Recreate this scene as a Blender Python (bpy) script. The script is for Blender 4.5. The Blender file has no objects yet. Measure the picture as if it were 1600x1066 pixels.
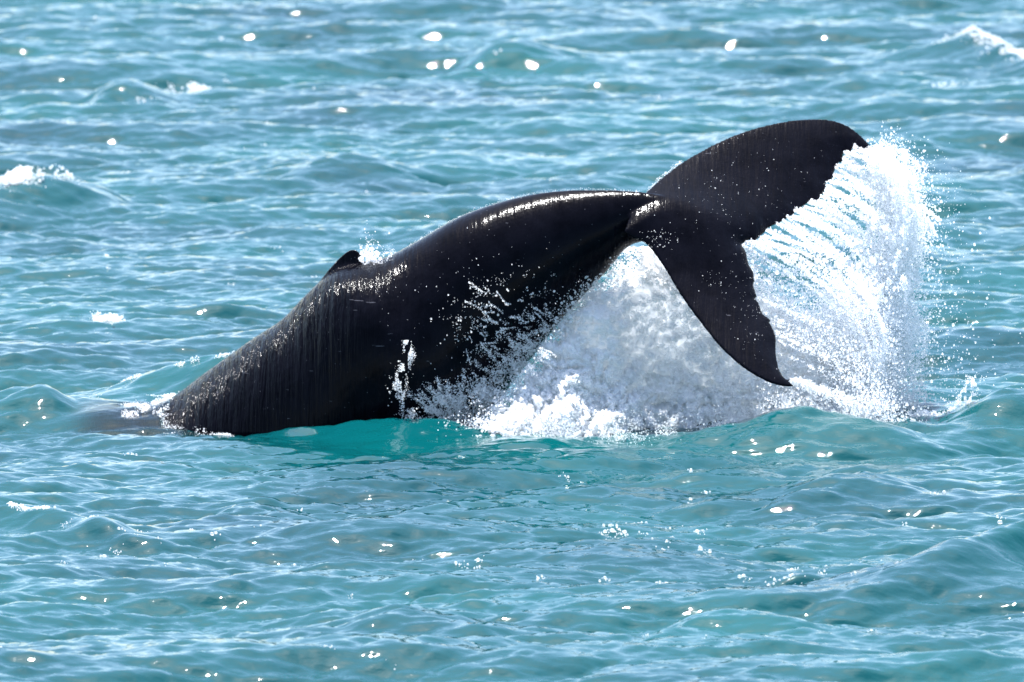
import bpy, math, random
import numpy as np
from mathutils import Vector, geometry
from mathutils.bvhtree import BVHTree

R = math.radians
scene = bpy.context.scene
rng = np.random.default_rng(7)
random.seed(7)

# ------------------------------------------------------------------ camera
CAM = np.array((0.0, -140.0, 15.5))
PITCH = R(5.978)
FPX = 21130.0                       # focal length in photo pixels (1600 wide)
cam_d = bpy.data.cameras.new('camera')
cam = bpy.data.objects.new('camera', cam_d)
scene.collection.objects.link(cam)
cam.location = CAM
cam.rotation_euler = (math.pi / 2 - PITCH, 0, 0)
cam_d.sensor_width = 36.0
cam_d.lens = FPX / 1600.0 * 36.0
cam_d.clip_start = 1.0
cam_d.clip_end = 20000.0
cam_d.dof.use_dof = True
cam_d.dof.focus_distance = 135.0
cam_d.dof.aperture_fstop = 2.9
scene.camera = cam

# ------------------------------------------------------------------ world, sun, exposure
SUN_EL, SUN_AZ = R(70), R(-10)      # azimuth from +Y towards +X
world = bpy.data.worlds.new('World')
scene.world = world
world.use_nodes = True
wn = world.node_tree
bg = wn.nodes['Background']
sky = wn.nodes.new('ShaderNodeTexSky')
sky.sky_type = 'NISHITA'
sky.sun_disc = False
sky.sun_elevation = SUN_EL
sky.sun_rotation = SUN_AZ
sky.air_density = 1.0
sky.dust_density = 1.4
sky.ozone_density = 2.0
wn.links.new(sky.outputs[0], bg.inputs[0])
bg.inputs[1].default_value = 0.15

sun_d = bpy.data.lights.new('sun', 'SUN')
sun_d.energy = 5.0
sun_d.angle = R(0.53)
sun_d.color = (1.0, 0.98, 0.955)
sun = bpy.data.objects.new('sun', sun_d)
scene.collection.objects.link(sun)
sdir = Vector((math.sin(SUN_AZ) * math.cos(SUN_EL), math.cos(SUN_AZ) * math.cos(SUN_EL), math.sin(SUN_EL)))
sun.rotation_euler = sdir.to_track_quat('Z', 'Y').to_euler()
sun.location = (0, 60, 80)

vs = scene.view_settings
vs.view_transform = 'Standard'
vs.look = 'None'
vs.gamma = 1.0
vs.exposure = 1.08
vs.use_curve_mapping = False
scene.render.engine = 'CYCLES'
scene.cycles.diffuse_bounces = 8
scene.cycles.glossy_bounces = 4
scene.cycles.transmission_bounces = 8
scene.cycles.max_bounces = 12
scene.cycles.use_denoising = True

# ------------------------------------------------------------------ helpers
FWD = np.array((0, math.cos(PITCH), -math.sin(PITCH)))
UP = np.array((0, math.sin(PITCH), math.cos(PITCH)))
RT = np.array((1.0, 0, 0))

def ray(px, py):
    px = np.asarray(px, float); py = np.asarray(py, float)
    return FWD + ((px - 800) / FPX)[..., None] * RT + ((533 - py) / FPX)[..., None] * UP

def at(px, py, Y):
    """the point of the vertical plane y = Y seen at a photo pixel"""
    d = ray(px, py)
    t = (np.asarray(Y, float) - CAM[1]) / d[..., 1]
    return CAM + d * t[..., None]

def ground(px, py, z=0.0):
    d = ray(px, py)
    t = (z - CAM[2]) / d[..., 2]
    return CAM + d * t[..., None]

LAT = rng.random((64, 64, 64)).astype(np.float32)
def vnoise(p):
    p = np.asarray(p, float)
    i = np.floor(p).astype(int); f = p - i
    f = f * f * f * (f * (f * 6 - 15) + 10)
    i &= 63; j = (i + 1) & 63
    x0, y0, z0 = i[..., 0], i[..., 1], i[..., 2]
    x1, y1, z1 = j[..., 0], j[..., 1], j[..., 2]
    fx, fy, fz = f[..., 0], f[..., 1], f[..., 2]
    a = LAT[x0, y0, z0] * (1 - fx) + LAT[x1, y0, z0] * fx
    b = LAT[x0, y1, z0] * (1 - fx) + LAT[x1, y1, z0] * fx
    c = LAT[x0, y0, z1] * (1 - fx) + LAT[x1, y0, z1] * fx
    d = LAT[x0, y1, z1] * (1 - fx) + LAT[x1, y1, z1] * fx
    return (a * (1 - fy) + b * fy) * (1 - fz) + (c * (1 - fy) + d * fy) * fz * 1.0

def fbm(p, oct=4, gain=0.5):
    s = 0; a = 1; n = 0
    for o in range(oct):
        s = s + a * (vnoise(np.asarray(p) * (2.03 ** o) + o * 11.7) * 2 - 1); n += a; a *= gain
    return s / n

def billow(p, oct=4, gain=0.55):
    s = 0; a = 1; n = 0
    for o in range(oct):
        s = s + a * np.abs(vnoise(np.asarray(p) * (2.07 ** o) + o * 7.3) * 2 - 1); n += a; a *= gain
    return s / n

def smooth(a, b, x):
    t = np.clip((np.asarray(x, float) - a) / (b - a), 0, 1)
    return t * t * (3 - 2 * t)

def curve(pts, n):
    """Catmull-Rom through points, n samples evenly in arc length"""
    P = np.asarray(pts, float)
    P = np.vstack([2 * P[0] - P[1], P, 2 * P[-1] - P[-2]])
    out = []
    for i in range(1, len(P) - 2):
        t = np.linspace(0, 1, 40, endpoint=False)[:, None]
        a, b, c, d = P[i - 1], P[i], P[i + 1], P[i + 2]
        out.append(0.5 * (2 * b + (c - a) * t + (2 * a - 5 * b + 4 * c - d) * t ** 2 + (3 * b - 3 * c + d - a) * t ** 3))
    out.append(P[-2:-1])
    Q = np.vstack(out)
    s = np.concatenate([[0], np.cumsum(np.linalg.norm(np.diff(Q, axis=0), axis=1))])
    u = np.linspace(0, s[-1], n)
    return np.stack([np.interp(u, s, Q[:, k]) for k in range(Q.shape[1])], 1)

def link(o):
    scene.collection.objects.link(o); return o

def mesh_obj(name, v, f, mat, smooth_shade=True):
    me = bpy.data.meshes.new(name)
    v = np.asarray(v, np.float32); f = np.asarray(f, np.int32)
    k = f.shape[1]
    me.vertices.add(len(v)); me.vertices.foreach_set('co', v.ravel())
    me.loops.add(f.size); me.loops.foreach_set('vertex_index', f.ravel())
    me.polygons.add(len(f))
    me.polygons.foreach_set('loop_start', np.arange(0, f.size, k, dtype=np.int32))
    if smooth_shade:
        me.polygons.foreach_set('use_smooth', np.ones(len(f), bool))
    me.update(calc_edges=True); me.validate()
    if mat: me.materials.append(mat)
    return link(bpy.data.objects.new(name, me))

def tag(o, label=None, category=None, kind=None, group=None):
    if label: o['label'] = label
    if category: o['category'] = category
    if kind: o['kind'] = kind
    if group: o['group'] = group
    return o

def new_mat(name):
    m = bpy.data.materials.new(name); m.use_nodes = True
    nt = m.node_tree
    for n in list(nt.nodes): nt.nodes.remove(n)
    out = nt.nodes.new('ShaderNodeOutputMaterial')
    return m, nt, out

def N(nt, typ, **kw):
    n = nt.nodes.new(typ)
    for k, v in kw.items():
        if k in n.inputs.keys(): n.inputs[k].default_value = v
        else: setattr(n, k, v)
    return n

# ------------------------------------------------------------------ materials
def sea_material():
    m, nt, out = new_mat('sea_water')
    L = nt.links.new
    tc = N(nt, 'ShaderNodeTexCoord')
    p = N(nt, 'ShaderNodeBsdfPrincipled', **{'Roughness': 0.03, 'IOR': 1.333})
    big = N(nt, 'ShaderNodeTexNoise', **{'Scale': 0.22, 'Detail': 3.0})
    L(tc.outputs['Object'], big.inputs['Vector'])
    cr = N(nt, 'ShaderNodeValToRGB')
    cr.color_ramp.elements[0].position = 0.3; cr.color_ramp.elements[0].color = (0.0005, 0.046, 0.058, 1)
    cr.color_ramp.elements[1].position = 0.7; cr.color_ramp.elements[1].color = (0.001, 0.080, 0.083, 1)
    L(big.outputs['Fac'], cr.inputs[0]); L(cr.outputs[0], p.inputs['Base Color'])
    mp = N(nt, 'ShaderNodeMapping'); mp.inputs['Scale'].default_value = (1.0, 1.7, 1.0); mp.inputs['Rotation'].default_value = (0, 0, R(18))
    L(tc.outputs['Object'], mp.inputs['Vector'])
    n1 = N(nt, 'ShaderNodeTexNoise', **{'Scale': 7.0, 'Detail': 2.5, 'Roughness': 0.5})
    L(mp.outputs[0], n1.inputs['Vector'])
    b1 = N(nt, 'ShaderNodeBump', **{'Strength': 1.0, 'Distance': 0.035})
    at_ = N(nt, 'ShaderNodeAttribute', attribute_name='rough')
    L(n1.outputs['Fac'], b1.inputs['Height']); L(at_.outputs['Fac'], b1.inputs['Strength'])
    L(b1.outputs[0], p.inputs['Normal'])
    # shallow water over the whale's back lets the skin show through
    th = N(nt, 'ShaderNodeAttribute', attribute_name='shallow')
    fr = N(nt, 'ShaderNodeFresnel', IOR=1.333); L(b1.outputs[0], fr.inputs['Normal'])
    tr = N(nt, 'ShaderNodeBsdfTransparent'); tr.inputs[0].default_value = (0.72, 0.88, 0.92, 1)
    gl_ = N(nt, 'ShaderNodeBsdfGlossy', Roughness=0.04); L(b1.outputs[0], gl_.inputs['Normal'])
    m1 = N(nt, 'ShaderNodeMixShader'); L(fr.outputs[0], m1.inputs[0]); L(tr.outputs[0], m1.inputs[1]); L(gl_.outputs[0], m1.inputs[2])
    m2 = N(nt, 'ShaderNodeMixShader'); L(th.outputs['Fac'], m2.inputs[0]); L(p.outputs[0], m2.inputs[1]); L(m1.outputs[0], m2.inputs[2])
    L(m2.outputs[0], out.inputs[0])
    return m

def foam_material(name, trans=0.45, col=(0.9, 0.93, 0.95)):
    m, nt, out = new_mat(name)
    L = nt.links.new
    d = N(nt, 'ShaderNodeBsdfDiffuse'); d.inputs[0].default_value = (*col, 1)
    t = N(nt, 'ShaderNodeBsdfTranslucent'); t.inputs[0].default_value = (*col, 1)
    mx = N(nt, 'ShaderNodeMixShader'); mx.inputs[0].default_value = trans
    g = N(nt, 'ShaderNodeBsdfGlossy', Roughness=0.25)
    m2 = N(nt, 'ShaderNodeMixShader'); m2.inputs[0].default_value = 0.05
    L(d.outputs[0], mx.inputs[1]); L(t.outputs[0], mx.inputs[2])
    L(mx.outputs[0], m2.inputs[1]); L(g.outputs[0], m2.inputs[2])
    L(m2.outputs[0], out.inputs[0])
    return m

def skin_material():
    m, nt, out = new_mat('wet_whale_skin')
    L = nt.links.new
    tc = N(nt, 'ShaderNodeTexCoord')
    p = N(nt, 'ShaderNodeBsdfPrincipled', **{'IOR': 1.36, 'Specular IOR Level': 0.22})
    n = N(nt, 'ShaderNodeTexNoise', **{'Scale': 3.4, 'Detail': 10.0, 'Roughness': 0.72})
    L(tc.outputs['Object'], n.inputs['Vector'])
    cr = N(nt, 'ShaderNodeValToRGB')
    cr.color_ramp.elements[0].position = 0.35; cr.color_ramp.elements[0].color = (0.0015, 0.0015, 0.003, 1)
    cr.color_ramp.elements[1].position = 0.75; cr.color_ramp.elements[1].color = (0.006, 0.006, 0.010, 1)
    L(n.outputs['Fac'], cr.inputs[0])
    # pale scratches and specks of the skin itself
    sp = N(nt, 'ShaderNodeTexVoronoi', **{'Scale': 14.0}); L(tc.outputs['Object'], sp.inputs['Vector'])
    sr = N(nt, 'ShaderNodeValToRGB')
    sr.color_ramp.elements[0].position = 0.035; sr.color_ramp.elements[0].color = (1, 1, 1, 1)
    sr.color_ramp.elements[1].position = 0.07; sr.color_ramp.elements[1].color = (0, 0, 0, 1)
    L(sp.outputs['Distance'], sr.inputs[0])
    mx = N(nt, 'ShaderNodeMixRGB'); mx.inputs[2].default_value = (0.12, 0.12, 0.13, 1)
    L(sr.outputs[0], mx.inputs[0]); L(cr.outputs[0], mx.inputs[1]); 
    sm_ = N(nt, 'ShaderNodeMapping'); sm_.inputs['Scale'].default_value = (3.0, 3.0, 22.0); sm_.inputs['Rotation'].default_value = (R(20), R(35), 0)
    L(tc.outputs['Object'], sm_.inputs['Vector'])
    sn = N(nt, 'ShaderNodeTexNoise', **{'Scale': 1.6, 'Detail': 2.0}); L(sm_.outputs[0], sn.inputs['Vector'])
    sc_ = N(nt, 'ShaderNodeValToRGB')
    sc_.color_ramp.elements[0].position = 0.735; sc_.color_ramp.elements[0].color = (0, 0, 0, 1)
    sc_.color_ramp.elements[1].position = 0.76; sc_.color_ramp.elements[1].color = (1, 1, 1, 1)
    L(sn.outputs['Fac'], sc_.inputs[0])
    mx2 = N(nt, 'ShaderNodeMixRGB'); mx2.inputs[2].default_value = (0.07, 0.07, 0.08, 1)
    L(sc_.outputs[0], mx2.inputs[0]); L(mx.outputs[0], mx2.inputs[1]); L(mx2.outputs[0], p.inputs['Base Color'])
    rr = N(nt, 'ShaderNodeMapRange'); rr.inputs[3].default_value = 0.08; rr.inputs[4].default_value = 0.18
    L(n.outputs['Fac'], rr.inputs[0]); L(rr.outputs[0], p.inputs['Roughness'])
    sb = N(nt, 'ShaderNodeAttribute', attribute_name='submerged')
    sl = N(nt, 'ShaderNodeMapRange'); sl.inputs[3].default_value = 0.08; sl.inputs[4].default_value = 0.0
    L(sb.outputs['Fac'], sl.inputs[0]); L(sl.outputs[0], p.inputs['Specular IOR Level'])
    # water runnels down the flank
    mp = N(nt, 'ShaderNodeMapping'); mp.inputs['Scale'].default_value = (15.0, 1.5, 0.55); mp.inputs['Rotation'].default_value = (0, R(-8), 0)
    L(tc.outputs['Object'], mp.inputs['Vector'])
    rn = N(nt, 'ShaderNodeTexNoise', **{'Scale': 1.0, 'Detail': 4.0, 'Roughness': 0.6, 'Distortion': 0.25}); L(mp.outputs[0], rn.inputs['Vector'])
    sx = N(nt, 'ShaderNodeSeparateXYZ'); L(tc.outputs['Object'], sx.inputs[0])
    rg = N(nt, 'ShaderNodeMapRange'); rg.inputs[1].default_value = -0.8; rg.inputs[2].default_value = -2.6; rg.inputs[3].default_value = 0.15; rg.inputs[4].default_value = 1.0
    L(sx.outputs[0], rg.inputs[0])
    b = N(nt, 'ShaderNodeBump', **{'Distance': 0.13}); L(rg.outputs[0], b.inputs['Strength']); L(rn.outputs['Fac'], b.inputs['Height'])
    fn = N(nt, 'ShaderNodeTexNoise', **{'Scale': 38.0, 'Detail': 3.0}); L(tc.outputs['Object'], fn.inputs['Vector'])
    b2 = N(nt, 'ShaderNodeBump', **{'Distance': 0.004, 'Strength': 0.4}); L(fn.outputs['Fac'], b2.inputs['Height']); L(b.outputs[0], b2.inputs['Normal'])
    L(b2.outputs[0], p.inputs['Normal'])
    L(p.outputs[0], out.inputs[0])
    return m

MSEA = sea_material()
MFOAM = foam_material('white_foam', 0.62, (0.97, 0.975, 0.98))
MDROP = foam_material('water_drops', 0.58, (0.97, 0.975, 0.98))
MSKIN = skin_material()

# ------------------------------------------------------------------ the sea: spectrum of wind waves on one sheet
def make_tile(Lm, n, kmin, kmax, A, seed, pw=4.1, kc=1.0, sp=3.5, wind=R(-75), chop_k=2 * math.pi / 0.5):
    g = np.random.default_rng(seed)
    k1 = 2 * np.pi * np.fft.fftfreq(n, Lm / n)
    kx, ky = np.meshgrid(k1, k1, indexing='ij')
    k = np.hypot(kx, ky); k[0, 0] = 1e-6
    cosd = (kx * math.cos(wind) + ky * math.sin(wind)) / k
    kp = 2 * math.pi / 5.0
    S = A * np.exp(-0.9 * (kp / k) ** 2) * kc ** (pw - 4.1) / k ** pw * (0.05 + 0.95 * np.abs(cosd) ** sp)
    S[(k < kmin) | (k >= kmax)] = 0
    amp = np.sqrt(S / 2) * (2 * np.pi / Lm)
    h = amp * (g.standard_normal((n, n)) + 1j * g.standard_normal((n, n)))
    z = np.real(np.fft.ifft2(h)) * n * n
    filt = np.exp(-(k / chop_k) ** 2)
    dx = np.real(np.fft.ifft2(-1j * kx / k * h * filt)) * n * n
    dy = np.real(np.fft.ifft2(-1j * ky / k * h * filt)) * n * n
    return np.stack([z, dx, dy], -1), Lm

A0 = 0.0065
T1 = make_tile(64.0, 1024, 2 * math.pi / 14, 2 * math.pi / 0.9, A0, 3)
T2 = make_tile(19.0, 512, 2 * math.pi / 0.9, 2 * math.pi / 0.085, A0, 4, pw=3.45, kc=2 * math.pi / 0.9, sp=5.0, wind=R(-78))
SCALE1 = 0.071 / T1[0][..., 0].std()
T1[0][:] *= SCALE1; T2[0][:] *= SCALE1 * 1.4

def samp(T, x, y):
    a, Lm = T; n = a.shape[0]
    u = x / Lm * n; v = y / Lm * n
    i = np.floor(u).astype(int); j = np.floor(v).astype(int)
    fu = (u - i)[..., None]; fv = (v - j)[..., None]
    i0, j0, i1, j1 = i % n, j % n, (i + 1) % n, (j + 1) % n
    return (a[i0, j0] * (1 - fu) + a[i1, j0] * fu) * (1 - fv) + (a[i0, j1] * (1 - fu) + a[i1, j1] * fu) * fv

# single waves the photograph shows: (ground points, heights, width towards the camera, width behind)
def G(*pp):
    return np.array([ground(a, b)[:2] for a, b in pp])
def W(*pp):
    return np.array([(at(a, 600, y)[0], y) for a, y in pp])
RIDGES = [
    (W((380, -1.5), (520, -1.45), (640, -1.45), (760, -1.55), (900, -1.7)), (0.0, 0.14, 0.20, 0.14, 0.0), 0.42, 0.35),
    (W((-60, 0.6), (60, 0.5), (120, 0.4)), (0.02, 0.25, 0.05), 0.6, 0.6),
    (W((150, 2.2), (260, 1.9), (350, 1.7), (440, 1.5)), (0.1, 0.3, 0.42, 0.5), 0.5, 0.4),
    (W((1460, -0.2), (1520, -0.2), (1580, -0.1), (1680, 0.2)), (0.0, 0.22, 0.30, 0.2), 0.45, 0.5),
    (W((1020, -2.2), (1130, -2.0), (1230, -1.7), (1320, -1.6), (1450, -1.8)), (0.0, 0.14, 0.26, 0.2, 0.0), 0.55, 0.6),
    (G((1250, 965), (1400, 935), (1520, 915), (1620, 900), (1720, 890)), (0.0, 0.14, 0.36, 0.56, 0.5), 0.55, 0.9),
    (G((-60, 825), (40, 832), (110, 838), (200, 855), (330, 875)), (0.24, 0.28, 0.2, 0.1, 0.0), 0.42, 0.7),
    (G((1180, 800), (1270, 790), (1360, 780), (1460, 778)), (0.0, 0.17, 0.2, 0.0), 0.42, 0.8),
    (G((310, 812), (370, 803), (430, 806), (500, 818)), (0.0, 0.15, 0.12, 0.0), 0.42, 0.7),
    (G((540, 985), (630, 978), (700, 982), (800, 990)), (0.0, 0.15, 0.12, 0.0), 0.42, 0.8),
    (G((1010, 1000), (1090, 985), (1180, 980), (1300, 995)), (0.0, 0.2, 0.18, 0.0), 0.5, 0.8),
    (G((130, 168), (200, 160), (280, 164)), (0.0, 0.24, 0.0), 0.6, 1.2),
    (G((700, 112), (800, 106), (1000, 112)), (0.0, 0.24, 0.0), 0.6, 1.2),
    (G((420, 290), (540, 280), (700, 288)), (0.0, 0.24, 0.0), 0.6, 1.0),
    (G((-40, 330), (60, 322), (130, 316), (200, 320)), (0.2, 0.28, 0.2, 0.0), 0.9, 0.9),
    (G((1440, 95), (1520, 92), (1600, 110)), (0.1, 0.32, 0.2), 1.2, 1.2),
]
def ridges(x, y):
    z = np.zeros_like(x)
    for P, hs, wf, wb in RIDGES:
        q = curve(np.column_stack([P, hs]), 40)
        m = (x > q[:, 0].min() - 2) & (x < q[:, 0].max() + 2) & (y > q[:, 1].min() - 4) & (y < q[:, 1].max() + 4)
        if not m.any(): continue
        xs, ys = x[m], y[m]
        cy = np.interp(xs, q[:, 0], q[:, 1]); h = np.interp(xs, q[:, 0], q[:, 2])
        ex = np.maximum(q[0, 0] - xs, xs - q[-1, 0]).clip(0)
        d = ys - cy
        w = np.where(d < 0, wf, wb)
        z[m] += np.maximum(h, 0) * np.exp(-(d / w) ** 2) * np.exp(-(ex / 0.4) ** 2)
    return z

SLICK = ground(600, 698)[:2]
def calm(x, y):
    """1 in open water, less in the smooth upwelling beside the whale"""
    d = ((x - SLICK[0]) / 1.5) ** 2 + ((y - SLICK[1]) / 0.75) ** 2
    return 1 - 0.7 * np.exp(-d ** 2)

def waves(x, y, far=None):
    a = samp(T1, x, y); b = samp(T2, x + 3.1, y + 1.7)
    c = calm(x, y)
    near = 1 - 0.45 * np.exp(-((x / 4.5) ** 2 + ((y + 0.3) / 1.6) ** 2) ** 2)
    f = 1.0 if far is None else far
    z = (a[..., 0] * near + b[..., 0] * c) * f + ridges(x, y)
    dx = (a[..., 1] + b[..., 1] * c * 0.7) * f
    dy = (a[..., 2] + b[..., 2] * c * 0.7) * f
    return z, dx * 1.15, dy * 1.15 - 0.4 * a[..., 0] * f

def sea_z(x, y):
    x = np.atleast_1d(np.asarray(x, float)); y = np.atleast_1d(np.asarray(y, float))
    u, v = x.copy(), y.copy()
    for _ in range(4):
        z, dx, dy = waves(u, v)
        u, v = x - dx, y - dy
    return waves(u, v)[0]

def axis(lo, hi, step, far, grow):
    a = list(np.arange(lo, hi + 1e-6, step))
    s = step; p = a[-1]
    while p < far: s *= grow; p += s; a.append(p)
    s = step; p = a[0]; b = []
    while p > -far: s *= grow; p -= s; b.append(p)
    return np.array(b[::-1] + a)

xs = axis(-9.5, 9.5, 0.037, 6000, 1.10)
ya = np.arange(-23.5, 2, 0.053); yb = [ya[-1]]
while yb[-1] < 60: yb.append(yb[-1] + 0.053 + 0.032 * (yb[-1] - 2) / 50)
yy = list(ya[:-1]) + yb
s = 0.08; p = yy[-1]
while p < 8000: s *= 1.10; p += s; yy.append(p)
s = 0.045; p = yy[0]; pre = []
while p > -6000: s *= 1.10; p -= s; pre.append(p)
ys = np.array(pre[::-1] + yy)
X, Y = np.meshgrid(xs, ys, indexing='ij')
dist = np.maximum(np.abs(X) - 9.5, 0) + np.maximum(-24 - Y, 0) + np.maximum(Y - 60, 0)
far = np.exp(-dist / 60.0)
z, dx, dy = waves(X, Y, far)
V = np.stack([X + dx, Y + dy, z], -1).reshape(-1, 3)
nx, ny = len(xs), len(ys)
idx = np.arange(nx * ny).reshape(nx, ny)
F = np.stack([idx[:-1, :-1], idx[1:, :-1], idx[1:, 1:], idx[:-1, 1:]], -1).reshape(-1, 4)
sea = mesh_obj('sea', V, F, MSEA)
tag(sea, 'choppy teal sea with pale sky reflections', 'water', 'structure')
at_r = sea.data.attributes.new('rough', 'FLOAT', 'POINT')
at_r.data.foreach_set('value', calm(X, Y).astype(np.float32).ravel() * 0.26)
print('sea verts', len(V), 'rms', T1[0][..., 0].std(), T2[0][..., 0].std())

# ------------------------------------------------------------------ the whale
def build_whale():
    parts_v, parts_f, off = [], [], 0
    def add(v, f):
        nonlocal off
        parts_v.append(np.asarray(v, float)); parts_f.extend([tuple(i + off for i in q) for q in f]); off += len(v)
    # trunk: back line and belly line, lofted
    sec = [((-190, 800), (-60, 1010), .9), ((-60, 705), (140, 1020), 1.0), ((60, 662), (250, 1000), 1.0), ((170, 641), (350, 960), 1.1), ((250, 631), (440, 925), 1.05),
           ((322, 582), (530, 850), 1.0), ((390, 533), (600, 780), 1.0), ((440, 500), (650, 742), 1.0), ((478, 461), (695, 705), 1.0),
           ((528, 419), (735, 670), .98), ((598, 404), (775, 632), .96), ((650, 378), (802, 597), .94), ((720, 338), (838, 550), .9),
           ((800, 311), (872, 508), .84), ((870, 299), (908, 466), .78), ((940, 297), (948, 424), .72), ((1000, 300), (984, 384), .7),
           ((1040, 307), (1030, 375), .75), ((1085, 324), (1075, 370), .8), ((1130, 350), (1122, 376), .8)]
    q = curve(np.array([[a[0], a[1], b[0], b[1], w] for a, b, w in sec]), 110)
    Tt = at(q[:, 0], q[:, 1], 0.0); Bb = at(q[:, 2], q[:, 3], 0.0)
    c = (Tt + Bb) / 2; h = (Tt - Bb) / 2; hl = np.linalg.norm(h, axis=1)
    ph = np.linspace(0, 2 * np.pi, 72, endpoint=False)
    keel = smooth(0.9, 0.45, hl)                       # the tail stock is keeled above and below
    rings = []
    for i in range(len(q)):
        e = 1.0 + 0.55 * keel[i]
        sy = np.sign(np.sin(ph)) * np.abs(np.sin(ph)) ** e
        rings.append(c[i] + np.cos(ph)[:, None] * h[i] + (sy * hl[i] * q[i, 4])[:, None] * np.array((0, 1.0, 0)))
    v = np.vstack(rings); n = 72
    f = [(i * n + j, i * n + (j + 1) % n, (i + 1) * n + (j + 1) % n, (i + 1) * n + j) for i in range(len(q) - 1) for j in range(n)]
    f.append(tuple(range(n))[::-1]); f.append(tuple((len(q) - 1) * n + j for j in range(n)))
    add(v, f)

    # a blade: outline pixels on a sheet y(px,py), thickness swelling away from the rim
    def blade(out, ysheet, tmax, fall, rim, step=5.0):
        out = np.asarray(out, float)
        lo, hi = out.min(0), out.max(0)
        gx, gy = np.meshgrid(np.arange(lo[0], hi[0], step), np.arange(lo[1], hi[1], step))
        pts = np.column_stack([gx.ravel(), gy.ravel()])
        ins = np.zeros(len(pts), bool)
        a, b = out, np.roll(out, -1, 0)
        dmin = np.full(len(pts), 1e9)
        for (x1, y1), (x2, y2) in zip(a, b):
            cond = (y1 > pts[:, 1]) != (y2 > pts[:, 1])
            with np.errstate(divide='ignore', invalid='ignore'):
                xi = (x2 - x1) * (pts[:, 1] - y1) / (y2 - y1) + x1
            ins ^= cond & (pts[:, 0] < xi)
            e = np.array((x2 - x1, y2 - y1)); l2 = max(e @ e, 1e-9)
            t = np.clip(((pts - (x1, y1)) @ e) / l2, 0, 1)
            dmin = np.minimum(dmin, np.hypot(*(pts - np.array((x1, y1)) - t[:, None] * e).T))
        keep = ins & (dmin > step * 0.6)
        pts, dmin = pts[keep], dmin[keep]
        allp = np.vstack([out, pts]); d = np.concatenate([np.zeros(len(out)), dmin]) / 150.0
        k = len(out)
        vv, ee, ff, *_ = geometry.delaunay_2d_cdt([Vector(p) for p in allp], [(i, (i + 1) % k) for i in range(k)], [list(range(k))], 1, 1e-6)
        vv = np.array([tuple(p) for p in vv])
        # distance for output verts: same order for inputs
        dd = np.zeros(len(vv)); dd[:len(d)] = d[:len(vv)]
        P = at(vv[:, 0], vv[:, 1], ysheet(vv[:, 0], vv[:, 1]))
        eps = 2.0
        Px = at(vv[:, 0] + eps, vv[:, 1], ysheet(vv[:, 0] + eps, vv[:, 1])) - P
        Py = at(vv[:, 0], vv[:, 1] + eps, ysheet(vv[:, 0], vv[:, 1] + eps)) - P
        nn = np.cross(Px, Py); nn /= np.linalg.norm(nn, axis=1)[:, None]
        th = rim + tmax(vv[:, 0], vv[:, 1]) * (1 - np.exp(-dd / fall))
        m = len(vv)
        f2 = [tuple(t) for t in ff] + [tuple(i + m for i in t[::-1]) for t in ff]
        cnt = {}
        for t in ff:
            for i in range(len(t)):
                e = (t[i], t[(i + 1) % len(t)]); cnt[e] = 1
        for (i, j) in cnt:
            if (j, i) not in cnt: f2.append((j, i, i + m, j + m))
        add(np.vstack([P + nn * th[:, None], P - nn * th[:, None]]), f2)

    # flukes: far blade raised, near blade hanging; we look on their upper side
    A = np.array([[1, 1240, 605], [1, 1365, 235], [1, 1085, 340]], float)
    ca = np.linalg.solve(A, np.array([-1.65, 1.65, 0.0]))
    def fy(px, py):
        s = (ca[0] + ca[1] * px + ca[2] * py)
        return s + 0.10 * np.sin(np.clip(np.abs(s) / 1.65, 0, 1.2) * np.pi * 0.9)
    def teeth(pts, n, amp, seed):
        q = curve(pts, n); g = np.random.default_rng(seed)
        t = np.gradient(q, axis=0); t /= np.linalg.norm(t, axis=1)[:, None]
        nrm = np.column_stack([-t[:, 1], t[:, 0]])
        u = np.arange(n)
        saw = np.interp(u, np.sort(g.choice(np.arange(1, n - 1), n // 4, False)), g.uniform(-1, 1, n // 4))
        env = np.clip(np.sin(np.pi * u / (n - 1)), 0, 1) ** 0.4
        return q + nrm * (saw * amp * env)[:, None]
    far_lead = curve([(1000, 310), (1015, 296), (1036, 277), (1065, 255), (1105, 232), (1150, 211), (1200, 196), (1245, 188), (1285, 187), (1315, 193), (1338, 207), (1354, 222), (1366, 234)], 60)
    far_trail = teeth([(1366, 234), (1345, 237), (1331, 233), (1318, 243), (1303, 266), (1290, 293), (1270, 314), (1245, 328), (1215, 348), (1190, 367), (1158, 384)], 100, 6.5, 5)
    near_trail = teeth([(1158, 384), (1166, 405), (1174, 440), (1183, 470), (1196, 497), (1205, 520), (1209, 548), (1222, 580), (1242, 604)], 84, 8.5, 8)
    near_lead = curve([(1242, 604), (1222, 603), (1195, 594), (1160, 573), (1125, 541), (1092, 500), (1062, 458), (1038, 418), (1020, 392), (1006, 378), (990, 372), (975, 362)], 60)
    outline = np.vstack([far_lead[:-1], far_trail[:-1], near_trail[:-1], near_lead, [(985, 335)]])
    axis_a, axis_b = np.array((1000., 335.)), np.array((1160., 384.))
    def ft(px, py):
        e = (axis_b - axis_a) / np.linalg.norm(axis_b - axis_a)
        d = np.abs((px - axis_a[0]) * -e[1] + (py - axis_a[1]) * e[0])
        return 0.045 + 0.085 * np.exp(-(d / 55.0) ** 2)
    blade(outline, fy, ft, 0.16, 0.011)

    # dorsal fin
    fin = curve([(470, 480), (490, 452), (512, 424), (530, 404), (545, 392), (556, 391), (563, 398), (568, 408), (582, 413), (604, 412), (640, 400)], 50)
    fin = np.vstack([fin, [(650, 450), (560, 520), (490, 500)]])
    blade(fin, lambda a, b: 0.0 * a, lambda a, b: 0.05 + 0.30 * smooth(396, 460, b), 0.16, 0.02)

    v = np.vstack(parts_v)
    me = bpy.data.meshes.new('whale'); me.from_pydata(v.tolist(), [], parts_f); me.update()
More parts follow.
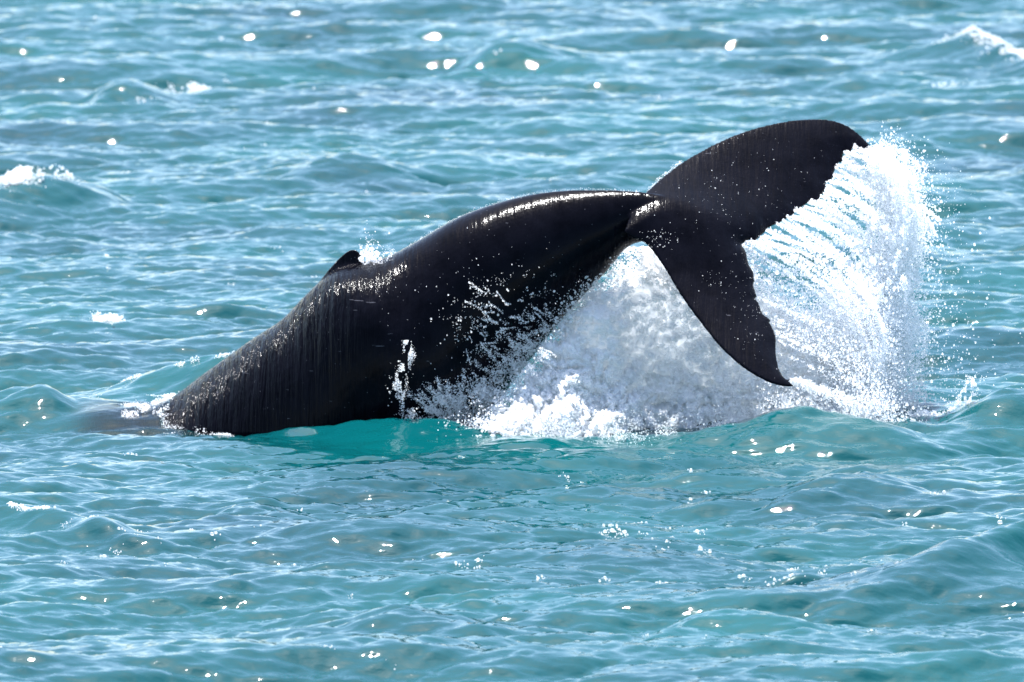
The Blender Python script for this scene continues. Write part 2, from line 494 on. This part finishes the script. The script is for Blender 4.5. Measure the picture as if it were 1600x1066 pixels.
    o = link(bpy.data.objects.new('whale', me))
    r = o.modifiers.new('r', 'REMESH'); r.mode = 'VOXEL'; r.voxel_size = 0.017
    sm = o.modifiers.new('s', 'SMOOTH'); sm.factor = 0.5; sm.iterations = 1
    dg = bpy.context.evaluated_depsgraph_get()
    me2 = bpy.data.meshes.new_from_object(o.evaluated_get(dg))
    o.modifiers.clear(); o.data = me2; me2.name = 'whale'
    me2.polygons.foreach_set('use_smooth', np.ones(len(me2.polygons), bool))
    me2.materials.clear(); me2.materials.append(MSKIN)
    return o, fy, far_trail, near_trail

whale, fluke_y, far_trail, near_trail = build_whale()
tag(whale, 'black humpback whale diving, arched tail stock and flukes raised above the water', 'whale')
print('whale verts', len(whale.data.vertices))
wv = np.empty(len(whale.data.vertices) * 3, np.float32); whale.data.vertices.foreach_get('co', wv); wv = wv.reshape(-1, 3)
BVH = BVHTree.FromPolygons([tuple(p) for p in wv.tolist()], [tuple(p.vertices) for p in whale.data.polygons])

# water sliding over the sinking back: the sheet lies on it, and thin water is clear
sel = np.where((V[:, 0] > at(10, 600, 0)[0]) & (V[:, 0] < at(470, 600, 0)[0]) & (np.abs(V[:, 1]) < 1.6))[0]
shal = np.zeros(len(V), np.float32); wet = []
x_a, x_b, x_c = at(90, 600, 0)[0], at(225, 600, 0)[0], at(320, 600, 0)[0]
for i in sel:
    loc, nor, fi, dd_ = BVH.ray_cast(Vector((V[i, 0], V[i, 1], 5.0)), Vector((0, 0, -1)))
    if loc is None: continue
    nz_ = float(fbm(np.array([[V[i, 0] * 2.8, V[i, 1] * 2.2, 3.0]]), 3, 0.6)[0])
    f_ = (x_b + 0.2 * min(max(-V[i, 1], 0), 1.2) - V[i, 0]) / 0.7 + 1.5 * nz_
    lift = loc.z + min(max(0.05 * f_, -0.5), 0.06) - 0.5 * max(V[i, 0] - x_c, 0) - 0.7 * (1 - float(smooth(0.45, 0.9, nor.z)))
    V[i, 2] = V[i, 2] + 0.5 * (lift - V[i, 2]) + 0.5 * math.sqrt((lift - V[i, 2]) ** 2 + 0.0016)
    if lift > V[i, 2] - 0.25: wet.append((V[i, 0], V[i, 1], V[i, 2]))
contact = []
for i in sel:
    loc, nor, fi, dd_ = BVH.ray_cast(Vector((V[i, 0], V[i, 1], 5.0)), Vector((0, 0, -1)))
    if loc is not None and abs(V[i, 2] - loc.z) < 0.018: contact.append(V[i].copy())
for i in sel:                                    # clearness from the bent line of sight through the water to the skin
    loc, nor, fi, dd_ = BVH.ray_cast(Vector(V[i]) + Vector((0, 0, 0.002)), Vector((0, 0.66, -0.75)))
    if loc is not None: shal[i] = 0.94 * math.exp(-dd_ / 0.28) * smooth(at(95, 600, 0)[0], at(165, 600, 0)[0], V[i, 0])
from mathutils.kdtree import KDTree
kd = KDTree(len(wet))
for i, w_ in enumerate(wet): kd.insert((w_[0], w_[1], 0), i)
kd.balance()
sub = np.zeros(len(wv), np.float32)
for i in np.where((wv[:, 0] < x_c + 0.6) & (wv[:, 2] > -0.6))[0]:
    co, k_, d_ = kd.find((wv[i, 0], wv[i, 1], 0))
    if d_ < 0.1: sub[i] = smooth(-0.02, 0.015, wet[k_][2] - wv[i, 2])
    elif wv[i, 2] < 0: sub[i] = 1
ws = whale.data.attributes.new('submerged', 'FLOAT', 'POINT'); ws.data.foreach_set('value', sub)
sea.data.vertices.foreach_set('co', V.astype(np.float32).ravel())
sa = sea.data.attributes.new('shallow', 'FLOAT', 'POINT'); sa.data.foreach_set('value', shal)
sea.data.update()

# ------------------------------------------------------------------ white water
def points_group(mat):
    g = bpy.data.node_groups.new('drops_' + mat.name, 'GeometryNodeTree')
    g.interface.new_socket('Geometry', in_out='INPUT', socket_type='NodeSocketGeometry')
    g.interface.new_socket('Geometry', in_out='OUTPUT', socket_type='NodeSocketGeometry')
    gi = g.nodes.new('NodeGroupInput'); go = g.nodes.new('NodeGroupOutput')
    a = g.nodes.new('GeometryNodeInputNamedAttribute'); a.data_type = 'FLOAT'; a.inputs['Name'].default_value = 'drop_radius'
    c = g.nodes.new('FunctionNodeCompare'); c.data_type = 'FLOAT'; c.operation = 'GREATER_THAN'; c.inputs[1].default_value = 1e-6
    s = g.nodes.new('GeometryNodeSeparateGeometry'); s.domain = 'POINT'
    mp = g.nodes.new('GeometryNodeMeshToPoints')
    sm = g.nodes.new('GeometryNodeSetMaterial'); sm.inputs['Material'].default_value = mat
    j = g.nodes.new('GeometryNodeJoinGeometry')
    L = g.links.new
    L(gi.outputs[0], s.inputs[0]); L(a.outputs[0], c.inputs[0]); L(c.outputs[0], s.inputs[1])
    L(s.outputs[0], mp.inputs['Mesh']); L(a.outputs[0], mp.inputs['Radius'])
    L(mp.outputs[0], sm.inputs[0]); L(sm.outputs[0], j.inputs[0]); L(s.outputs[1], j.inputs[0]); L(j.outputs[0], go.inputs[0])
    return g
GDROP = points_group(MDROP)

def white_water(name, pts, rad, faces_v=None, faces=None):
    pts = np.asarray(pts, np.float32); rad = np.asarray(rad, np.float32)
    ok = np.isfinite(pts).all(1); pts, rad = pts[ok], rad[ok]
    if faces is None:
        faces_v = np.zeros((0, 3), np.float32); faces = np.zeros((0, 4), np.int32)
    me = bpy.data.meshes.new(name)
    nv = len(faces_v)
    allv = np.vstack([faces_v, pts]).astype(np.float32)
    me.vertices.add(len(allv)); me.vertices.foreach_set('co', allv.ravel())
    if len(faces):
        f = np.asarray(faces, np.int32)
        me.loops.add(f.size); me.loops.foreach_set('vertex_index', f.ravel())
        me.polygons.add(len(f)); me.polygons.foreach_set('loop_start', np.arange(0, f.size, f.shape[1], dtype=np.int32))
        me.polygons.foreach_set('use_smooth', np.ones(len(f), bool))
    me.update(calc_edges=True)
    a = me.attributes.new('drop_radius', 'FLOAT', 'POINT')
    a.data.foreach_set('value', np.concatenate([np.zeros(nv, np.float32), rad]))
    me.materials.append(MFOAM)
    o = link(bpy.data.objects.new(name, me))
    m = o.modifiers.new('drops', 'NODES'); m.node_group = GDROP
    print(name, 'points', len(pts), 'faces', len(faces))
    return o

def poly_dist(poly, px, py, rag=0.0):
    """signed distance in pixels, positive inside"""
    poly = np.asarray(poly, float); pts = np.column_stack([px, py])
    ins = np.zeros(len(pts), bool); dmin = np.full(len(pts), 1e9)
    for (x1, y1), (x2, y2) in zip(poly, np.roll(poly, -1, 0)):
        cond = (y1 > py) != (y2 > py)
        with np.errstate(divide='ignore', invalid='ignore'):
            xi = (x2 - x1) * (py - y1) / (y2 - y1) + x1
        ins ^= cond & (px < xi)
        e = np.array((x2 - x1, y2 - y1)); l2 = max(e @ e, 1e-9)
        t = np.clip(((pts - (x1, y1)) @ e) / l2, 0, 1)
        dmin = np.minimum(dmin, np.hypot(*(pts - np.array((x1, y1)) - t[:, None] * e).T))
    out = np.where(ins, dmin, -dmin)
    return out + rag * fbm(np.column_stack([px / 34, py / 34, 0 * px + 13]), 4, 0.6) if rag else out

def hit(px, py):
    """points of the whale's near side seen at pixels"""
    out = []
    for a, b in zip(px, py):
        d = ray(a, b); loc, nor, i, dist_ = BVH.ray_cast(Vector(CAM), Vector(d).normalized())
        out.append((np.nan,) * 3 if loc is None else tuple(loc - Vector(d).normalized() * 0.012))
    return np.array(out)

# --- the churned mass thrown up under the tail stock
MASS = [(700, 690), (735, 655), (775, 622), (822, 585), (845, 525), (880, 485), (925, 448), (962, 405), (990, 368), (1040, 352),
        (1110, 385), (1165, 402), (1200, 430), (1240, 490), (1290, 540), (1345, 590), (1365, 640), (1360, 760), (1000, 775), (720, 765)]
def front_y(px, py):
    f = np.interp(px, [690, 800, 880, 960, 1020, 1100, 1200, 1300, 1400], [-1.05, -1.0, -0.75, -0.35, 0.1, 0.25, 0.25, 0.3, 0.4])
    return f - 0.55 * smooth(520, 690, py) * smooth(1330, 1000, px) - 0.25 * smooth(600, 690, py)
def mass_surface(px, py, d):
    """front sheet of the mass: depth with billows"""
    P0 = np.column_stack([px / 150.0, py / 150.0, np.zeros_like(px)])
    warp = np.column_stack([fbm(P0 * 2.2 + 3, 2), fbm(P0 * 2.2 + 9, 2), 0 * px]) * 0.16
    sh = P0 + warp
    b = billow(sh * 3.0, 2) * 0.34 + billow(sh * 8.0 + 5, 2) * 0.30 + fbm(sh * 22, 3, 0.6) * 0.075
    return front_y(px, py) - b + 0.30
def mass():
    st = 2.0
    gx, gy = np.meshgrid(np.arange(690, 1372, st), np.arange(345, 780, st), indexing='ij')
    d = poly_dist(MASS, gx.ravel(), gy.ravel(), 34.0) / 150.0
    px, py = gx.ravel(), gy.ravel()
    yf = mass_surface(px, py, d)
    th = 0.75 * np.sqrt(1 - (1 - np.clip((d - 0.10) / 0.7, 0, 1)) ** 2)
    round_ = 0.45 * (1 - np.sqrt(1 - (1 - np.clip((d - 0.10) / 0.45, 0, 1)) ** 2))
    F_ = at(px, py, yf + round_); B_ = at(px, py, np.maximum(front_y(px, py) + 0.35 + th, yf + round_ + 0.01))
    ins = (d > 0.10).reshape(gx.shape)
    idx = np.arange(px.size).reshape(gx.shape); n = px.size
    q = ins[:-1, :-1] & ins[1:, :-1] & ins[1:, 1:] & ins[:-1, 1:]
    a, b, c, e = idx[:-1, :-1][q], idx[1:, :-1][q], idx[1:, 1:][q], idx[:-1, 1:][q]
    f1 = np.column_stack([a, b, c, e]); f2 = np.column_stack([a, e, c, b]) + n
    # rim
    edges = np.vstack([f1[:, [0, 1]], f1[:, [1, 2]], f1[:, [2, 3]], f1[:, [3, 0]]])
    key = np.sort(edges, 1); k = key[:, 0].astype(np.int64) * n + key[:, 1]
    _, inv, cnt = np.unique(k, return_inverse=True, return_counts=True)
    be = edges[cnt[inv] == 1]
    f3 = np.column_stack([be[:, 1], be[:, 0], be[:, 0] + n, be[:, 1] + n])
    fs = np.vstack([f1, f2, f3]); vs_ = np.vstack([F_, B_])
    used = np.unique(fs); mp = np.full(2 * n, -1); mp[used] = np.arange(len(used))
    vs_, fs = vs_[used], mp[fs]
    # fuzz of drops over the front and around the rim
    M = 230000
    qx = rng.uniform(660, 1420, M); qy = rng.uniform(340, 725, M)
    dd = poly_dist(MASS, qx, qy, 34.0) / 150.0
    nz = fbm(np.column_stack([qx / 40, qy / 40, 0 * qx]), 3)
    cl = fbm(np.column_stack([qx / 9, qy / 9, 0 * qx + 7]), 3, 0.6)
    pr = np.where(dd > 0.12, 0.30 + 0.9 * cl + 0.3 * nz, np.exp(-((dd - 0.12) / 0.17) ** 2) * (0.95 + 0.5 * nz))
    pr *= np.where((dd < 0.1) & (qy < 385) & (qx < 1160), 0.0, 1.0)
    k_ = rng.random(M) < pr
    qx, qy, dd = qx[k_], qy[k_], dd[k_]
    yy_ = mass_surface(qx, qy, dd) + 0.45 * (1 - np.sqrt(1 - (1 - np.clip((dd - 0.10) / 0.45, 0, 1)) ** 2))
    yy_ += rng.exponential(0.02, len(qx)) * -1 + 0.008
    yy_ += np.where(dd < 0.12, rng.normal(0, 0.16, len(qx)), 0)
    P = at(qx, qy, yy_)
    r = np.where(dd > 0.12, 0.0045 + rng.exponential(0.0048, len(qx)), 0.003 + rng.exponential(0.0028, len(qx))); r = np.minimum(r, 0.024)
    return P, r, vs_, fs
P, r, fv, ff = mass()
o = white_water('splash', P, r, fv, ff)
tag(o, 'dense billowing white splash heaped under the arched tail stock', 'splash', 'stuff')

# --- the curtain pouring off the raised fluke
def bez(p0, p1, p2, p3, t):
    t = t[:, None]
    return p0 * (1 - t) ** 3 + 3 * p1 * t * (1 - t) ** 2 + 3 * p2 * t ** 2 * (1 - t) + p3 * t ** 3
def curtain():
    PP, RR = [], []
    ft = curve(far_trail, 400)
    band = curve([(1374, 236), (1402, 262), (1414, 310), (1408, 380), (1396, 450), (1385, 520), (1378, 590), (1372, 670)], 200)
    def fil(p0, s_hit, s_end, n, jit, rmean, y0, dense=1.0):
        a = band[int(np.clip(s_hit, 0, 1) * 199)]; b = band[int(np.clip(s_end, 0, 1) * 199)]
        off = rng.normal(0, 9, 2) + np.array((16.0, -6.0)) * rng.normal()
        p3 = b + off + (rng.normal(0, 16), 0)
        p1 = p0 + (a - p0) * 0.45 + (0, -6); p2 = a + off * 0.6
        t = rng.beta(1.0, 0.95, n)
        wob = rng.uniform(0, 6.28); fr = rng.uniform(8, 20)
        q = bez(p0, p1, p2, p3, t)
        q[:, 1] += np.sin(t * fr + wob) * 2.2
        clump = vnoise(np.column_stack([t * 26 + wob * 9, np.full(n, wob), np.zeros(n)]))
        keep = rng.random(n) < (0.35 + 0.65 * (clump > 0.42))
        q, t = q[keep], t[keep]; n2 = len(q)
        sp = 1.0 + jit * t ** 1.3
        q = q + rng.normal(0, 1, (n2, 2)) * sp[:, None]
        y = y0 + rng.normal(0, 0.03, n2) + 0.35 * rng.normal() * t
        PP.append(at(q[:, 0], q[:, 1], y)); RR.append(np.minimum(0.0035 + rng.exponential(rmean, n2), 0.017))
    for i in range(72):
        e = (i + rng.random()) / 72
        p0 = ft[int((1 - e) * 399)]
        y0 = fluke_y(p0[0], p0[1])
        hit_s = 0.60 - 0.55 * e + rng.normal(0, 0.045)
        end = min(1.0, hit_s + rng.uniform(0.15, 0.7))
        fil(p0, hit_s, end, int(rng.uniform(250, 1000)), rng.uniform(1.5, 8), rng.uniform(0.002, 0.004), float(y0))
    # drops between near fluke and the band
    nt_ = curve(near_trail, 300)
    for i in range(34):
        e = rng.random() ** 1.2
        p0 = nt_[int(e * 299)] + (2, 0)
        y0 = float(fluke_y(p0[0], p0[1])) + 0.12 + 0.5 * rng.random()
        fil(p0, 0.62 + 0.35 * e, min(1, 0.8 + 0.3 * e), int(rng.uniform(200, 500)), rng.uniform(8, 18), 0.0024, y0)
    # the bright falling band itself
    n = 130000
    s = rng.beta(1.25, 0.9, n); q = band[(s * 199).astype(int)]
    w = 9 + 26 * s
    fing = fbm(np.column_stack([s * 9, 0 * s + 2, 0 * s]), 3)[:, None] * np.array((26.0, -8.0))
    q = q + fing
    q = q + np.column_stack([rng.normal(0, 1, n) * w - 14 * s, rng.normal(0, 8, n)])
    nz = fbm(np.column_stack([q[:, 0] / 22, q[:, 1] / 60, np.zeros(n)]), 3)
    k = rng.random(n) < 0.6 + 0.7 * nz
    q, s = q[k], s[k]
    PP.append(at(q[:, 0], q[:, 1], 0.9 + 0.5 * (1 - s) + rng.normal(0, 0.28, len(q)))); RR.append(np.minimum(0.003 + rng.exponential(0.0026, len(q)), 0.016))
    # the filled foot of the curtain
    n = 150000
    qx = rng.uniform(1150, 1450, n); qy = rng.uniform(400, 690, n)
    pr = np.exp(-((qx - np.interp(qy, [400, 500, 600, 690], [1330, 1325, 1310, 1300])) / np.interp(qy, [400, 520, 690], [45, 70, 110])) ** 2) * smooth(390, 560, qy)
    nz = fbm(np.column_stack([qx / 30, qy / 30, 0 * qx + 4]), 3)
    k = rng.random(n) < pr * (0.75 + 0.8 * nz)
    qx, qy = qx[k], qy[k]
    PP.append(at(qx, qy, 0.6 + rng.normal(0, 0.3, len(qx)))); RR.append(np.minimum(0.003 + rng.exponential(0.003, len(qx)), 0.018))
    # spray in front of the foot, under the hanging fluke tip
    n = 16000
    qx = rng.normal(1225, 60, n); qy = 690 - np.abs(rng.normal(0, 38, n))
    k = rng.random(n) < 0.5 + 0.8 * fbm(np.column_stack([qx / 22, qy / 16, 0 * qx + 21]), 3)
    PP.append(at(qx[k], qy[k], -0.75 + rng.normal(0, 0.22, k.sum()))); RR.append(np.minimum(0.0025 + rng.exponential(0.003, k.sum()), 0.016))
    # torn clots and ropes
    for i in range(170):
        sc = rng.uniform(0.12, 1); c0 = band[int(sc * 199)] + np.array((rng.normal(-8, 22), rng.normal(0, 20)))
        a = R(rng.normal(250 + 40 * (1 - sc), 22)); L_ = rng.gamma(2, 9); m = int(20 + L_ * 5); t = rng.random(m)
        q = c0 + np.column_stack([np.cos(a) * L_ * t, -np.sin(a) * L_ * t]) + rng.normal(0, 1, (m, 2)) * (1 + 2.5 * rng.random())
        PP.append(at(q[:, 0], q[:, 1], 0.75 + 0.4 * rng.normal() + rng.normal(0, 0.03, m))); RR.append(np.minimum(0.003 + rng.exponential(0.0032, m), 0.014))
    # loose drops flung outwards
    n = 9000
    s = rng.random(n); q = band[(s * 199).astype(int)]
    q = q + np.column_stack([np.abs(rng.normal(0, 1, n)) ** 1.4 * (12 + 45 * s), rng.normal(-4, 18, n)])
    PP.append(at(q[:, 0], q[:, 1], 0.9 + rng.normal(0, 0.4, n))); RR.append(np.minimum(0.0018 + rng.exponential(0.0026, n), 0.016))
    P = np.vstack(PP); r_ = np.concatenate(RR)
    k = P[:, 2] > -0.1
    return P[k], r_[k]
P, r = curtain()
o = white_water('spray_curtain', P, r)
tag(o, 'curtain of white spray streaming off the trailing edge of the raised fluke', 'spray', 'stuff')

# --- thin spray on the near flank
def flank():
    PP, RR = [], []
    # streaks thrown along the belly
    for i in range(520):
        x0 = rng.uniform(640, 862); y0 = np.interp(x0, [640, 720, 790, 862], [668, 645, 605, 525]) + rng.normal(0, 16)
        if vnoise(np.array([[x0 / 16, y0 / 16, 2.0]]))[0] < 0.5: continue
        L_ = rng.gamma(1.6, 12); a = R(rng.normal(120, 22)) if x0 < 780 else R(rng.normal(150, 20))
        n = int(L_ * rng.uniform(1.0, 4)) + 2; t = rng.random(n) ** 1.5; bend = rng.normal(0, 6)
        PP.append(np.column_stack([x0 + math.cos(a) * L_ * t + bend * t * t + rng.normal(0, 1.2 + 2 * rng.random(), n), y0 - math.sin(a) * L_ * t + rng.normal(0, 1.8, n)]))
        RR.append(np.minimum(0.002 + rng.exponential(0.002, n), 0.012))
    # ligaments stretched over the belly
    for i in range(34):
        x0 = rng.uniform(725, 850); y0 = rng.uniform(440, 560); L_ = rng.uniform(5, 32); a = R(rng.normal(-32, 24))
        n = int(L_ * 3); t = np.sort(rng.random(n)); ph = rng.random() * 6
        PP.append(np.column_stack([x0 + math.cos(a) * L_ * t, y0 - math.sin(a) * L_ * t + 2.0 * np.sin(t * 4 + ph) + rng.normal(0, 0.7, n)]))
        RR.append(np.minimum(0.0018 + rng.exponential(0.0014, n), 0.008))
    n = 2600
    qx = rng.normal(790, 45, n); qy = rng.normal(505, 38, n)
    k = vnoise(np.column_stack([qx / 14, qy / 9, 0 * qx + 6])) > 0.60
    PP.append(np.column_stack([qx, qy])[k]); RR.append(np.minimum(0.002 + rng.exponential(0.0018, k.sum()), 0.01))
    n = 1500
    qx = rng.uniform(600, 860, n); qy = rng.uniform(420, 670, n)
    k = rng.random(n) < 0.08 + 0.9 * smooth(560, 680, qy) * smooth(600, 700, qx)
    PP.append(np.column_stack([qx, qy])[k]); RR.append(0.0022 + rng.exponential(0.0018, k.sum()))
    q = np.vstack(PP); r_ = np.concatenate(RR)
    P = hit(q[:, 0], q[:, 1])
    miss = ~np.isfinite(P).all(1)
    P[miss] = at(q[miss, 0], q[miss, 1], np.full(miss.sum(), -0.9))
    P[:, 1] -= rng.exponential(0.04, len(P))
    return P, r_
P, r = flank()
o = white_water('flank_spray', P, r)
tag(o, 'thin streaks of water flung across the black belly of the whale', 'spray', 'stuff')

# --- the narrow jet against the flank
n = 2600
t = rng.random(n) ** 0.8
qx = 631 + 8 * np.sin(t * 9) + rng.normal(0, 1, n) * (3 + 7 * (1 - t)); qy = 672 - 140 * t
k = vnoise(np.column_stack([qx / 5, qy / 14, 0 * qx])) > 0.42
qx, qy = qx[k], qy[k]
P = at(qx, qy, -1.22 + rng.normal(0, 0.04, len(qx)))
o = white_water('water_jet', P, np.minimum(0.0018 + rng.exponential(0.0016, len(qx)), 0.009))
tag(o, 'narrow upright jet of water beside the black flank at the waterline', 'spray', 'stuff')

# --- water breaking over the dorsal fin
n = 3600
qx = 560 + rng.beta(1.4, 2.0, n) * 60; base = np.interp(qx, [556, 570, 600, 620], [398, 412, 411, 400])
qy = base + 3 - rng.exponential(1, n) * np.interp(qx, [556, 575, 600, 620], [5, 9, 5, 3])
k = vnoise(np.column_stack([qx / 5, qy / 5, 0 * qx + 8])) > 0.40
qx, qy = qx[k], qy[k]; n = len(qx)
P = at(qx, qy, rng.normal(0.02, 0.10, n))
o = white_water('fin_splash', P, np.minimum(0.0025 + rng.exponential(0.0022, n), 0.011))
tag(o, 'small white splash tumbling off the back of the dorsal fin', 'splash', 'stuff')

# --- beads of water and glints set as white drops: flukes, back rim, tail stock
q = []
for c_, n in [((1030, 372, 14, 8), 60), ((1175, 480, 22, 45), 110), ((1120, 440, 18, 10), 25), ((1180, 255, 70, 40), 60), ((1110, 330, 50, 30), 60), ((760, 420, 100, 60), 35)]:
    q.append(np.column_stack([rng.normal(c_[0], c_[2], n), rng.normal(c_[1], c_[3], n)]))
q = np.vstack(q); P = hit(q[:, 0], q[:, 1])
rim = curve([(620, 398), (680, 358), (760, 321), (840, 300), (920, 295), (1000, 298)], 500)
P2 = at(rim[:, 0] + rng.normal(0, 2, 500), rim[:, 1] + rng.normal(1.0, 1.2, 500), rng.normal(0, 0.05, 500))
lead = curve([(1013, 298), (1036, 276), (1065, 254)], 400)
P3 = at(lead[:, 0] + rng.normal(0, 2, 400), lead[:, 1] + rng.normal(0, 1.8, 400), fluke_y(lead[:, 0], lead[:, 1]))
P = np.vstack([P, P2, P3])
o = white_water('beads_and_glints', P, 0.0014 + rng.exponential(0.0011, len(P)))
tag(o, 'beads of water and glints set as white drops on the whale back and flukes', 'water drops', 'stuff')

# --- whitecaps
def whitecap(name, label, line, n, wid, hgt, rmean=0.008, group=None):
    """line: ground points (x, y)"""
    c = curve(line, 200); s = rng.random(n)
    q = c[(s * 199).astype(int)]
    env = np.sin(np.pi * np.clip(s, 0.02, 0.98)) ** 0.5
    x = q[:, 0] + rng.normal(0, wid * 0.5, n); y = q[:, 1] - np.abs(rng.normal(0, wid, n)) * env
    k = fbm(np.column_stack([x * 5.0, y * 5.0, np.zeros(n)]), 4, 0.7) > -0.05 + 0.45 * (1 - env)
    x, y, env = x[k], y[k], env[k]
    lump = 0.5 + 0.5 * fbm(np.column_stack([x * 4, y * 4, np.ones(len(x))]), 3)
    zz = sea_z(x, y) + rng.random(len(x)) ** 1.5 * hgt * env * lump * 1.3 - 0.01
    o = white_water(name, np.column_stack([x, y, zz]), np.minimum(0.003 + rng.exponential(rmean * 0.55, len(x)), 0.02))
    return tag(o, label, 'foam', 'stuff', group)

def gl(*pp): return [tuple(ground(a, b)[:2]) for a, b in pp]
whitecap('whitecap', 'ragged white crest breaking on a large wave behind the sinking back', gl((-20, 330), (40, 322), (90, 316), (125, 312)), 12000, 0.25, 0.16)
whitecap('whitecap', 'long thin white crest on the far water beyond the raised fluke', gl((1440, 88), (1500, 82), (1560, 92), (1600, 108)), 7000, 0.35, 0.10, 0.010)
whitecap('whitecap', 'small bright round puff of foam on far water', gl((280, 150), (305, 149)), 1100, 0.25, 0.18, 0.010)
whitecap('whitecap', 'small foam puff on the water near the sinking back', gl((155, 508), (187, 509)), 900, 0.16, 0.13, 0.007)
whitecap('whitecap', 'frothy crest curling over a steep green wave in the foreground', gl((-20, 822), (30, 828), (85, 834)), 900, 0.06, 0.05, 0.004)
whitecap('whitecap', 'tiny double sun glint on far water, set as white drops', gl((1470, 134), (1492, 134)), 350, 0.2, 0.1, 0.008)  # a sun glint on the water, imitated with white foam drops
whitecap('whitecap', 'tiny foam speck beside the round far puff', gl((217, 165), (240, 166)), 350, 0.15, 0.08, 0.008)

whitecap('whitecap', 'sparkling froth along the wake wave behind the sinking back', [tuple(p) for p in W((175, 2.1), (260, 1.85), (350, 1.65), (425, 1.5))], 1500, 0.08, 0.07, 0.004)
whitecap('whitecap', 'pale wash of foam where the wake meets the sinking back', [tuple(p) for p in W((240, 1.1), (280, 1.0), (318, 0.9))], 1400, 0.10, 0.06, 0.005)
whitecap('whitecap', 'broken line of foam and glints set as white drops at the waterline of the sinking back', [tuple(p) for p in W((240, -0.75), (290, -0.98), (340, -1.08), (400, -1.15))], 900, 0.06, 0.05, 0.004)  # foam, with the waterline glints imitated by the same white drops
whitecap('whitecap', 'low foam on the wave crest beyond the falling spray', [tuple(p) for p in W((1440, -0.1), (1520, 0.0), (1580, 0.1), (1640, 0.25))], 1800, 0.10, 0.06, 0.005)
whitecap('whitecap', 'wash of foam spreading from the foot of the falling spray', [tuple(p) for p in W((1250, 0.3), (1330, 0.1), (1400, 0.0), (1450, 0.0))], 9000, 0.30, 0.14, 0.006)
# little spout on the right-hand wave
n = 2600
t = rng.random(n) ** 1.4
qx = 1508 + 18 * t ** 2 + rng.normal(0, 1, n) * (9 - 4 * t); qy = 640 - 52 * t + rng.normal(0, 3, n)
k = vnoise(np.column_stack([qx / 4, qy / 7, 0 * qx + 5])) > 0.5
P = at(qx[k], qy[k], -0.15 + rng.normal(0, 0.05, k.sum()))
o = white_water('water_spout', P, np.minimum(0.002 + rng.exponential(0.002, len(P)), 0.01))
tag(o, 'small leaning white spout rising from a wave crest beyond the spray', 'splash', 'stuff')
# flecks of foam adrift on open water
qx, qy = [], []
for cx, cy, sx_, sy_, n in [(1320, 895, 70, 14, 36), (1010, 840, 60, 14, 26), (160, 855, 80, 10, 14), (800, 860, 500, 100, 40), (500, 250, 400, 160, 40)]:
    qx.append(rng.normal(cx, sx_, n)); qy.append(np.clip(rng.normal(cy, sy_, n), 20, 1060))
g_ = ground(np.concatenate(qx), np.concatenate(qy))
P = []
for p in g_:
    m = rng.integers(2, 14); P.append(np.column_stack([p[0] + rng.normal(0, 0.03, m), p[1] + rng.normal(0, 0.05, m)]))
P = np.vstack(P); P = np.column_stack([P, sea_z(P[:, 0], P[:, 1]) + 0.004])
o = white_water('foam_flecks', P, 0.003 + rng.exponential(0.004, len(P)))
tag(o, 'scattered white foam flecks adrift on the open water', 'foam', 'stuff')
whitecap('whitecap', 'soft foam skirt where the dense splash meets the water', [tuple(p) for p in W((720, -1.25), (850, -1.35), (980, -1.4), (1100, -1.25), (1220, -1.0))], 13000, 0.32, 0.34, 0.002)
# froth where the sliding water parts from the skin
c_ = np.array(contact)
if len(c_):
    c_ = c_[rng.integers(0, len(c_), 9000)] + rng.normal(0, 0.018, (9000, 3))
    c_ = c_[fbm(c_ * np.array((5.0, 5.0, 2.0)) + 3, 3, 0.6) > 0.16]
    c_[:, 2] += 0.012
    o = white_water('contact_froth', c_, np.minimum(0.0016 + rng.exponential(0.0018, len(c_)), 0.009))
    tag(o, 'thin broken froth where water slides off the sinking grey back', 'foam', 'stuff')
